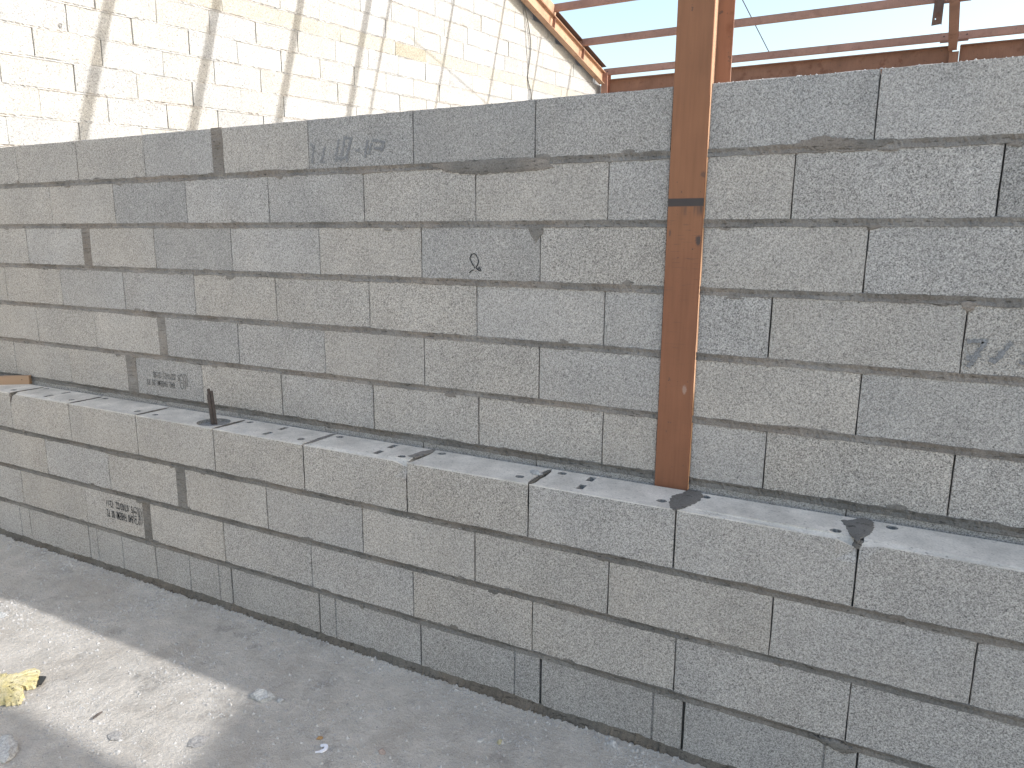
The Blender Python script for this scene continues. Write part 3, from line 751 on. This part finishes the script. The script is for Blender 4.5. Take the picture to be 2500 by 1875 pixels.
# ledge of wall hidden low down behind the grey wall
G().box((0.45, 0.005, 0.0), (10.90, 0.18, rows[0][0] + SL * 0.45)).make('wall_base', M['gable_block'], gab)
G().sweep([(0.45, rows[0][0]), (10.90, rows[0][0]), (10.90, 4.12), (5.45, 5.45), (0.45, 4.22)], (0, 0.014, 0), (0, 0.17, 0), (1, 0, 0), (0, 0, 1)).make('joint_core', M['gable_mortar'], gab)
G().sweep([(0.45, 4.0), (10.93, 4.0), (10.93, 4.418), (5.45, 5.74), (0.45, 4.50)], (0, 0.09, 0), (0, 0.169, 0), (1, 0, 0), (0, 0, 1)).make('gap_shade_fill', M['core'], gab)  # dark sheet in the step gaps stands in for shade beneath the rafter
for u, zq, rr in ((1.479, 3.158, 0.013), (2.605, 3.350, 0.017)):           # two drilled holes
    V = [(0.0, 0.0, 0.0)]; k = 10
    link('drilled_hole', me_from('drilled_hole', [(rr * math.cos(6.283 * i / k), 0, rr * 1.2 * math.sin(6.283 * i / k)) for i in range(k)] + [(rr * 0.9 * math.cos(6.283 * i / k), 0.003, rr * 1.1 * math.sin(6.283 * i / k)) for i in range(k)],
         [(i, (i + 1) % k, k + (i + 1) % k, k + i) for i in range(k)] + [tuple(range(k, 2 * k))], M['core']), gab, (u, -0.0045, zq))
def gp(u, z, off): return gab_m @ Vector((u, -off, z))
gab_m = Matrix.Translation((-5.70, 0, 0)) @ Matrix.Rotation(TH, 4, 'Z')

def smooth_path(pts, k=8):
    out = []; P2 = [Vector(p) for p in pts]; P2 = [P2[0]] + P2 + [P2[-1]]
    for i in range(1, len(P2) - 2):
        for j in range(k):
            t = j / k; a, b2, c, d = P2[i - 1:i + 3]
            out.append(0.5 * ((2 * b2) + (c - a) * t + (2 * a - 5 * b2 + 4 * c - d) * t * t + (3 * b2 - a - 3 * c + d) * t ** 3))
    out.append(P2[-2]); return out
tag(G().tube(smooth_path([gp(u, z, o) for u, z, o in ((7.95, 5.10, 0.03), (8.02, 5.02, 0.03), (8.17, 4.77, 0.025), (8.268, 4.472, 0.02), (8.22, 4.134, 0.012), (8.21, 4.00, 0.010), (8.31, 3.756, 0.02), (8.33, 3.3, 0.02), (8.30, 2.6, 0.02))]), 0.0085, 6).make('cable', M['cable'], smooth=True),
    'thicker dark cable hanging in a loose bend down the sunlit gable wall', 'cable')
tag(G().tube(smooth_path([gp(u, z, o) for u, z, o in ((7.98, 5.08, 0.02), (8.05, 5.02, 0.02), (8.10, 4.80, 0.012), (8.15, 4.554, 0.010), (8.20, 4.2, 0.010), (8.225, 3.94, 0.011), (8.235, 3.741, 0.010), (8.22, 3.2, 0.010), (8.22, 2.6, 0.010))]), 0.0050, 6).make('cable', M['gable_mortar'], smooth=True),
    'thin pale cable running straighter beside the thick dark one on the gable', 'cable')

# ------------------------------------------------------------------ steel frame
def isec(w, h, tf, tw):                              # I section, centred on x, base at y = 0
    a, c = w / 2, tw / 2
    return [(-a, 0), (a, 0), (a, tf), (c, tf), (c, h - tf), (a, h - tf), (a, h), (-a, h), (-a, h - tf), (-c, h - tf), (-c, tf), (-a, tf)]
def csec(w, h, t):                                   # C section: web on x = 0, flanges towards +x
    return [(0, 0), (w, 0), (w, t), (t, t), (t, h - t), (w, h - t), (w, h), (0, h)]

# the brown column standing in the tall wall
cl = empty('steel_column', (-0.573, YB, 0))
tag(cl, 'rust brown painted steel column with a dark weld band, built into the tall block wall', 'column')
cz = 4.42
G().box((-0.0545, -0.010, 0.0), (0.0545, 0.0, cz)).make('front_flange', M['flange'], cl)
G().box((-0.0035, 0.0005, 0.0), (0.0035, 0.272, cz)).make('web', M['pale_steel'], cl)  # sunlight on the web put into its lighter paint
G().box((-0.0545, 0.2725, 0.0), (0.0545, 0.282, cz)).make('rear_flange', M['steel'], cl)

UP = Vector((0, 0, 1))
def ibeam(name, p0, p1, w, h, m, label, cat, group=None, tf=0.009, tw=0.006, parts=()):
    """I beam along p0-p1 (p on the bottom flange's centre line)"""
    p0, p1 = Vector(p0), Vector(p1); d = (p1 - p0).normalized(); side = d.cross(UP).normalized(); up = side.cross(d).normalized()
    e = empty(name, p0); tag(e, label, cat, group)
    q1 = p1 - p0
    a, c = w / 2, tw / 2
    G().sweep([(-a, 0), (a, 0), (a, tf), (-a, tf)], (0, 0, 0), q1, side, up).make('bottom_flange', m, e)
    G().sweep([(-c, tf), (c, tf), (c, h - tf), (-c, h - tf)], (0, 0, 0), q1, side, up).make('web', m, e)
    G().sweep([(-a, h - tf), (a, h - tf), (a, h), (-a, h)], (0, 0, 0), q1, side, up).make('top_flange', m, e)
    return e, d, side, up
def gx(y, off=0.10): return -5.70 + 0.08 * y + off * 1.003
def rz(y): return (4.335 + 0.2475 * (10.589 - y)) if y >= 5.45 else (4.335 + 0.2475 * (10.589 - 5.45) - 0.2475 * (5.45 - y))
SM = M['roof_steel']
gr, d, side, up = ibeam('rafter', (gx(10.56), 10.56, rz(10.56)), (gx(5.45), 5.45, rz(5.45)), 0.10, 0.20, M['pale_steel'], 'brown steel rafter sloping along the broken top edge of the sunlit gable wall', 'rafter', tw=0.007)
for y in (9.72, 8.72, 7.72):                         # stiffener plates in the web below the purlins
    p = Vector((gx(y), y, rz(y))) - gr.location
    G().sweep([(-0.049, 0.0), (0.049, 0.0), (0.049, 0.007), (-0.049, 0.007)], p + up * 0.010, p + up * 0.190, side, d).make('stiffener', SM, gr)
p0 = Vector((0, 0, 0)) + up * 0.2015; p1 = Vector((gx(5.45) - gx(10.56), 5.45 - 10.56, rz(5.45) - rz(10.56))) + up * 0.2015
sgn = 1 if side.x > 0 else -1
G().sweep([(-0.045 * sgn, 0), (0.030 * sgn, 0), (0.030 * sgn, 0.006), (-0.039 * sgn, 0.006), (-0.039 * sgn, 0.100), (0.045 * sgn, 0.100), (0.045 * sgn, 0.106), (-0.045 * sgn, 0.106)], p0, p1, side, up).make('edge_channel', M['dark_steel'], gr)  # shade on the channel put into its dark paint
q0 = p0.lerp(p1, 0.365); q1 = p0.lerp(p1, 0.60)
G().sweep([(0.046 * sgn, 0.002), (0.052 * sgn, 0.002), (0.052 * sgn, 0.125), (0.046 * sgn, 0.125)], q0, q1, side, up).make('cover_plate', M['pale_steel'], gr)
ibeam('rafter', (gx(0.40), 0.40, rz(0.40)), (gx(5.44), 5.44, rz(5.44)), 0.10, 0.20, SM, 'brown steel rafter on the near slope over the gable wall, above the picture', 'rafter')
# frame rafter at the right, seen end-on from below
def fx(y): return 0.482 + 0.078 * (y - 9.93)
fr, d, side, up = ibeam('rafter', (fx(10.56), 10.56, rz(10.56)), (fx(5.45), 5.45, rz(5.45)), 0.108, 0.20, M['steel'], 'dark brown rafter at upper right seen end-on, dropping to the far eave beam', 'rafter')
G().sweep([(-0.052, 0), (0.052, 0), (0.052, 0.006), (-0.052, 0.006)], up * 0.010 - d * 0.012, up * 0.19 - d * 0.012, side, d).make('end_plate', M['steel'], fr)
ibeam('rafter', (-0.573, 0.36, rz(0.36)), (fx(5.44), 5.44, rz(5.44)), 0.108, 0.20, SM, 'brown rafter rising from the column in the wall, above the picture', 'rafter')

def hcolumn(x, y, ztop, w, dp, m, label, yaw=0.0):
    e = empty('steel_column', (x, y, 0), (0, 0, yaw)); tag(e, label, 'column')
    G().box((-w / 2, -dp / 2, 0), (w / 2, -dp / 2 + 0.009, ztop)).make('front_flange', m, e)
    G().box((-0.003, -dp / 2 + 0.0095, 0), (0.003, dp / 2 - 0.0095, ztop)).make('web', m, e)
    G().box((-w / 2, dp / 2 - 0.009, 0), (w / 2, dp / 2, ztop)).make('rear_flange', m, e)
    return e
hcolumn(gx(10.66, 0.13), 10.665, 4.53, 0.11, 0.19, SM, 'brown steel corner post at the foot of the gable rafter')
hcolumn(0.555, 10.665, 4.33, 0.118, 0.19, M['steel'], 'dark brown far column below the end-on rafter at upper right')

# eave beams on the far side, one per bay, and the near one over the wall
E_ = [(gx(10.66, 0.20), 0.535, 'brown far eave beam in the bay between the gable and the right column'), (0.625, 5.2, 'brown far eave beam to the right of the end-on rafter')]
for xa, xb, lb in E_:
    ibeam('eave_beam', (xa, 10.655, 4.12), (xb, 10.655, 4.12), 0.105, 0.302, M['steel'], lb, 'beam', tf=0.012)
for xa, xb, lb in ((-5.55, -0.64, 'brown near eave beam left of the wall column, above the picture'), (-0.50, 4.72, 'brown near eave beam right of the wall column, above the picture')):
    ibeam('eave_beam', (xa, 0.345, 4.235), (xb, 0.345, 4.235), 0.15, 0.20, SM, lb, 'beam')

# purlins: C channels on the rafters, one length per bay
def pz(y): return (4.618 + 0.2650 * (10.7 - y)) if y >= 5.45 else (4.618 + 0.2650 * (10.7 - 5.45) - 0.2650 * (5.45 - y))
def purlin(y, bay, label, group=None):
    z = pz(y); sl = math.atan(0.2475) * (1 if y > 5.45 else -1)
    xa, xb = ((gx(y, 0.065), fx(y) - 0.012) if bay == 0 else (fx(y) + 0.012, 4.82 + 0.06 * y))
    e = empty('purlin', (xa, y, z)); tag(e, label, 'purlin', group)
    w2 = Vector((0, math.cos(sl), -math.sin(sl))); h2 = Vector((0, math.sin(sl), math.cos(sl)))
    L = (xb - xa, 0, 0)
    c = -0.106
    G().sweep([(0, c), (0.004, c), (0.004, 0), (0, 0)], (0, 0, 0), L, w2, h2).make('web', SM, e)
    G().sweep([(0.0042, c), (0.036, c), (0.036, c + 0.005), (0.0042, c + 0.005)], (0, 0, 0), L, w2, h2).make('bottom_flange', SM, e)
    G().sweep([(-0.0005, 0.0002), (0.036, 0.0002), (0.036, 0.006), (-0.0005, 0.006)], (0, 0, 0), L, w2, h2).make('top_flange', M['steel'], e)
    for xo in ((0.075, L[0] - 0.12) if bay == 0 else (0.14,)):
        g = G(); p = Vector((xo, 0, 0)) + h2 * (-0.05)
        g.tube([p + w2 * 0.001, p - w2 * 0.008], 0.0095, 6); g.make('bolt', M['rebar'], e)
    if y > 9.0:
        for xo in ((L[0] - 0.165, L[0] - 0.03),) if bay == 0 else ((0.03, 0.165),):
            G().sweep([(0.0, c - 0.036), (0.006, c - 0.036), (0.006, c - 0.001), (0.0, c - 0.001)], (xo[0], 0, 0), (xo[1], 0, 0), w2, h2).make('cleat', M['steel'], e)
    return e
purlin(10.70, 0, 'lowest brown purlin between the gable and the end-on rafter, just above the eave beam')
purlin(9.70, 0, 'middle brown purlin of the three crossing the sky left of the end-on rafter')
purlin(8.70, 0, 'topmost brown purlin visible, meeting the gable rafter at the top of the picture')
purlin(10.70, 1, 'lowest brown purlin to the right of the end-on rafter')
for y, nth in ((7.68, 'rightmost'), (6.66, 'second from right'), (5.62, 'third from right'), (5.28, 'fourth from left'), (4.30, 'third from left'), (3.33, 'second from left'), (2.35, 'leftmost')):
    purlin(y, 0, 'overhead purlin casting the %s of the seven bold shadow bars on the gable' % nth, 'purlins above the picture, left bay')
purlin(1.36, 0, 'brown overhead purlin next to the near eave, above the picture', 'purlins above the picture, left bay')
purlin(0.38, 0, 'brown purlin on the near eave itself, above the picture', 'purlins above the picture, left bay')
for y in (9.70, 8.70, 7.68, 6.66, 5.62, 5.28, 4.30, 3.33, 2.35, 1.36, 0.38):
    purlin(y, 1, 'brown roof purlin overhead in the right bay', 'purlins above the picture, right bay')

# loose angle hanging from the middle purlin, and the bracing wire under the sky
ha = empty('hanging_angle', (0.275, 9.66, 4.80)); tag(ha, 'short dark steel angle with a bolt hole hanging beside the end-on rafter', 'steel angle')
V = [(-0.052, 0, 0.10), (0.060, 0, 0.10), (0.058, 0, -0.305), (-0.062, 0, -0.315)]
hole = [(-0.022 + 0.008 * math.cos(6.283 * i / 8), -0.235 + 0.010 * math.sin(6.283 * i / 8)) for i in range(8)]
outer = [Vector((p[0], p[2], 0)) for p in V]; hp = [Vector((x, z2, 0)) for x, z2 in reversed(hole)]
allp = [(p[0], p[2]) for p in V] + list(reversed(hole)); vv = [(x, 0.0, z2) for x, z2 in allp] + [(x, 0.006, z2) for x, z2 in allp]
tri = tessellate_polygon([outer, hp]); nn = len(allp)
ff = [tuple(t) for t in tri] + [tuple(nn + i for i in reversed(t)) for t in tri]
ff += [(i, (i + 1) % 4, nn + (i + 1) % 4, nn + i) for i in range(4)] + [(4 + i, 4 + (i + 1) % 8, nn + 4 + (i + 1) % 8, nn + 4 + i) for i in range(8)]
gg = G(); gg.v = vv; gg.f = ff; gg.make('plate', M['dark_steel'], ha)
G().sweep([(0, 0), (0.006, 0), (0.006, 0.055), (0, 0.055)], (0.053, 0.0065, 0.10), (0.051, 0.0065, -0.305), (1, 0, 0), (0, 1, 0)).make('side_leg', SM, ha)
tag(G().tube([(-2.604, 6.0, 5.893), (-2.194, 9.295, 5.020), (-2.0136, 10.746, 4.636)], 0.0075, 6).make('bracing_wire', M['rebar']), 'thin dark bracing wire slanting across the sky right of the column', 'wire')

# the bay to the right, outside the picture, is already roofed: its frame and sheets shade the floor at lower right
ibeam('rafter', (4.83, 0.36, rz(0.36)), (5.15, 5.44, rz(5.44)), 0.108, 0.20, SM, 'brown rafter of the roofed bay, outside the picture on the right', 'rafter')
hcolumn(4.80, 0.352, 4.42, 0.11, 0.28, SM, 'brown column of the roofed bay, outside the picture on the right')
def sheet_roof(y0, y1, label):
    rs = empty('roof_sheet', (4.86, y0, pz(y0) + 0.02)); tag(rs, label, 'roof sheet')
    V = []; F = []; nn = 150
    for i in range(nn + 1):
        x = 5.0 * i / nn; hh = 0.014 * math.cos(x / 0.20 * 2 * math.pi)
        for y in (y0, y1): V.append((x + 0.06 * (y - 0.4) * (1 - i / nn), y - y0, hh + pz(y) - pz(y0)))
    for i in range(nn): F.append((2 * i, 2 * i + 2, 2 * i + 3, 2 * i + 1))
    link('sheet', me_from('sheet', V, F, M['tin'], smooth=True), rs)
sheet_roof(0.05, 5.43, 'corrugated metal roofing on the near slope, outside the picture on the right')
sheet_roof(5.47, 10.9, 'corrugated metal roofing on the far slope, outside the picture on the right')

# unseen pale wall added in line with the gable to bounce sunlight
bw = empty('added_bounce_wall', (-5.74, -0.35, 0)); tag(bw, 'unseen pale wall added to bounce light, left of the picture, in line with the gable', 'wall')
G().box((-0.2, -14.0, 0), (0, 0, 4.2)).make('wall_body', M['render'], bw)
G().box((-0.24, -14.03, 4.202), (0.04, 0.03, 4.27)).make('coping', M['gable_mortar'], bw)

# ------------------------------------------------------------------ things on the ledge
def rebar(p0, p1, rad, label, seed):
    p0, p1 = Vector(p0), Vector(p1); L = (p1 - p0).length; n = int(L / 0.0022); pts = []; rr = []
    for i in range(n + 1):
        pts.append(p0.lerp(p1, i / n)); rr.append(rad * (1.14 if i % 3 == 0 else 0.94))
    g = G(); g.tube(pts, rr, 10); o = g.make('rebar', M['rebar']); return tag(o, label, 'rebar', 'reinforcing bars in the ledge')
rebar((-2.611, 0.092, 0.802), (-2.621, 0.088, 0.975), 0.0066, 'tallest ribbed steel bar standing in the round hole of the ledge', 1)
rebar((-2.599, 0.098, 0.802), (-2.611, 0.095, 0.966), 0.0060, 'slightly shorter ribbed bar behind and right of the tallest one in the ledge hole', 2)
rebar((-2.6225, 0.096, 0.802), (-2.634, 0.093, 0.948), 0.0050, 'shortest thin steel bar at the left of the bars in the ledge hole', 3)
wd = empty('timber_batten', (-4.176, 0.190, ZF), (0, 0, math.radians(217.6)))
tag(wd, 'light brown wooden batten lying on the ledge at the left edge', 'batten')
G().box((0.0, -0.032, 0.0), (0.62, 0.0, 0.046)).make('batten_body', M['wood'], wd)
G().tube([(0.035, 0.0004, 0.026), (0.035, 0.0018, 0.026)], 0.0028, 6).make('nail_head', M['rebar'], wd)

# ------------------------------------------------------------------ litter and rubble on the floor
def chunk(name, loc, sz, m, label, cat, seed, rot=0.0, sub=2, rough=0.35, group=None):
    o = link(name, lump(seed, *sz, m, sub, rough, name=name), None, (loc[0], loc[1], gz(loc[0], loc[1])), (0, 0, rot))
    return tag(o, label, cat, group)
chunk('concrete_chunk', (-1.865, -0.400), (0.045, 0.030, 0.026), M['stone'], 'grey broken concrete lump just outside the right corner of the sunlit floor patch', 'rubble', 21, 0.5, 3, 0.55)
chunk('concrete_chunk', (-2.385, -1.000), (0.068, 0.042, 0.028), M['stone'], 'large pale concrete chunk at the lower left corner of the floor', 'rubble', 22, 2.5, 3, 0.6)
chunk('mortar_crumb', (-2.150, -0.785), (0.034, 0.024, 0.007), M['crumb'], 'flat crumbly mortar dropping in the middle of the sunlit floor patch', 'rubble', 23, 0.3, 3, 0.7)
chunk('mortar_crumb', (-1.870, -0.672), (0.036, 0.026, 0.007), M['crumb'], 'flat scratched mortar dropping at the right border of the sunlit patch', 'rubble', 24, 1.0, 3, 0.7)
chunk('stone', (-0.992, -0.214), (0.012, 0.010, 0.012), M['tan'], 'small yellowish angular chip in front of the wall at bottom centre', 'stone', 25, 0.4, 2)
chunk('stone', (-1.306, -0.434), (0.016, 0.012, 0.010), M['reddish'], 'pinkish brown pebble at the bottom of the floor left of the yellowish chip', 'stone', 26, 0.2, 2)
chunk('stone', (-3.310, -0.516), (0.030, 0.020, 0.014), M['stone'], 'pale stone at the left edge where the sunlit patch begins', 'stone', 27, 0.2, 2)
chunk('stone', (-0.655, -0.055), (0.020, 0.016, 0.014), M['stone'], 'grey stone lying against the wall base at lower right', 'stone', 28, 0.2, 2)
chunk('stone', (-1.052, -0.230), (0.022, 0.013, 0.007), M['grit'], 'flat grey fragment just left of the small yellowish chip', 'stone', 29, 0.6, 2)
chunk('stone', (-1.790, -0.385), (0.017, 0.013, 0.009), M['stone'], 'small crumb lying right beside the grey concrete lump', 'stone', 30, 0.6, 2, 0.6)
chunk('rust_chip', (-1.532, -0.476), (0.013, 0.011, 0.005), M['rust_chip'], 'small orange brown flake above the white plastic piece', 'chip', 31, 0.3, 2)
# curved white plastic clip
V = []; F = []
cl_pts = [(-0.020, -0.016), (-0.002, -0.013), (0.010, -0.004), (0.012, 0.008), (0.003, 0.014), (-0.008, 0.011)]
wid = [0.004, 0.011, 0.013, 0.012, 0.009, 0.005]
P2 = smooth_path([(x, y, 0) for x, y in cl_pts], 4); n2 = len(P2)
for i, p in enumerate(P2):
    t = (P2[min(i + 1, n2 - 1)] - P2[max(i - 1, 0)]).normalized(); q = Vector((-t.y, t.x, 0)); w2 = wid[min(i // 4, 5)] / 2
    V += [tuple(p + q * w2), tuple(p - q * w2), tuple(p - q * w2 * 0.8 + Vector((0, 0, 0.005))), tuple(p + q * w2 * 0.8 + Vector((0, 0, 0.005)))]
for i in range(n2 - 1):
    for j in range(4): F.append((4 * i + j, 4 * i + (j + 1) % 4, 4 * i + 4 + (j + 1) % 4, 4 * i + 4 + j))
F += [(0, 1, 2, 3), tuple(4 * (n2 - 1) + k for k in (3, 2, 1, 0))]
g = G(); g.v = V; g.f = F
tag(g.make('plastic_clip', M['white'], None, (-1.484, -0.515, gz(-1.484, -0.515) + 0.004), (0.06, 0.0, 0.55)), 'curved white plastic clip lying on the shaded floor', 'clip')
g = G().tube([(-2.282, -0.768, 0.004), (-2.279, -0.752, 0.010), (-2.277, -0.736, 0.011)], [0.003, 0.0045, 0.0025], 6)
tag(g.make('dark_splinter', M['rebar']), 'short dark splinter in the sunlit floor patch', 'splinter')
# yellow foam slab with a dark rubber piece sticking out
fo = [(-2.900, -0.800), (-2.829, -0.775), (-2.772, -0.752), (-2.748, -0.724), (-2.745, -0.688), (-2.712, -0.698), (-2.687, -0.713), (-2.655, -0.738), (-2.640, -0.752), (-2.668, -0.782), (-2.640, -0.800), (-2.604, -0.818), (-2.590, -0.843), (-2.640, -0.866), (-2.700, -0.890), (-2.800, -0.905), (-2.880, -0.870)]
fm = patch('foam_piece', fo, 0.016, M['foam'], None, 'z', 0.008, 44, fray=0.0075)
tag(fm, 'torn flat piece of yellow foam at the left edge of the sunlit floor', 'foam')
bm = bmesh.new(); bm.from_mesh(fm.data)
for v in bm.verts:
    if v.co.z > 0.010: v.co.z += 0.006 * vnoise(v.co.x * 55, v.co.y * 55, 9)
    else: v.co.z = -0.002 if v.co.z < 0.007 else v.co.z
bm.to_mesh(fm.data); bm.free()
g = G(); g.v = [(-2.690, -0.712, 0.004), (-2.650, -0.708, 0.012), (-2.626, -0.739, 0.008), (-2.642, -0.748, 0.002), (-2.690, -0.712, 0.009), (-2.652, -0.708, 0.017), (-2.628, -0.738, 0.013), (-2.642, -0.747, 0.007)]
g.f = [(0, 1, 2, 3), (7, 6, 5, 4), (0, 4, 5, 1), (1, 5, 6, 2), (2, 6, 7, 3), (3, 7, 4, 0)]
tag(g.make('rubber_scrap', M['black']), 'black rubber scrap sticking out from under the yellow foam', 'scrap')

# loose grit and crumbs: nobody could count them
V = []; F = []; r = random.Random(99)
def pebble(x, y, s, z0):
    i = len(V); a = r.uniform(0, 6.28)
    for q in range(5):
        an = a + q * 1.2566 + r.uniform(-0.3, 0.3); rr = s * r.uniform(0.7, 1.25)
        V.append((x + rr * math.cos(an), y + rr * math.sin(an), z0 - s * 0.2 + r.uniform(-0.1, 0.25) * s))
    V.append((x + r.uniform(-0.35, 0.35) * s, y + r.uniform(-0.35, 0.35) * s, z0 + s * r.uniform(0.55, 1.05)))
    for q in range(5): F.append((i + q, i + (q + 1) % 5, i + 5))
cnt = 0
while cnt < 36000:
    x, y = r.uniform(-4.6, 0.2), r.uniform(-1.35, -0.004)
    if y < -1.05 * (0.2 - x) / 2.3 - 0.15: continue
    dens = 0.09 + 1.1 * max(0, vnoise(x * 3.3, y * 3.3, 17)) + 0.9 * max(0, vnoise(x * 9, y * 9, 4) - 0.1) + (0.8 if y > -0.05 else 0.25 if y > -0.12 else 0)
    if r.random() > dens: continue
    s = 0.0013 + 0.0030 * r.random() ** 2
    if r.random() < 0.055: s = r.uniform(0.0036, 0.0088)
    pebble(x, y, s, gz(x, y)); cnt += 1
tag(link('floor_grit', me_from('floor_grit', V, F, M['grit'])), 'pale crumbs and grit scattered over the dusty floor', 'grit', kind='stuff')
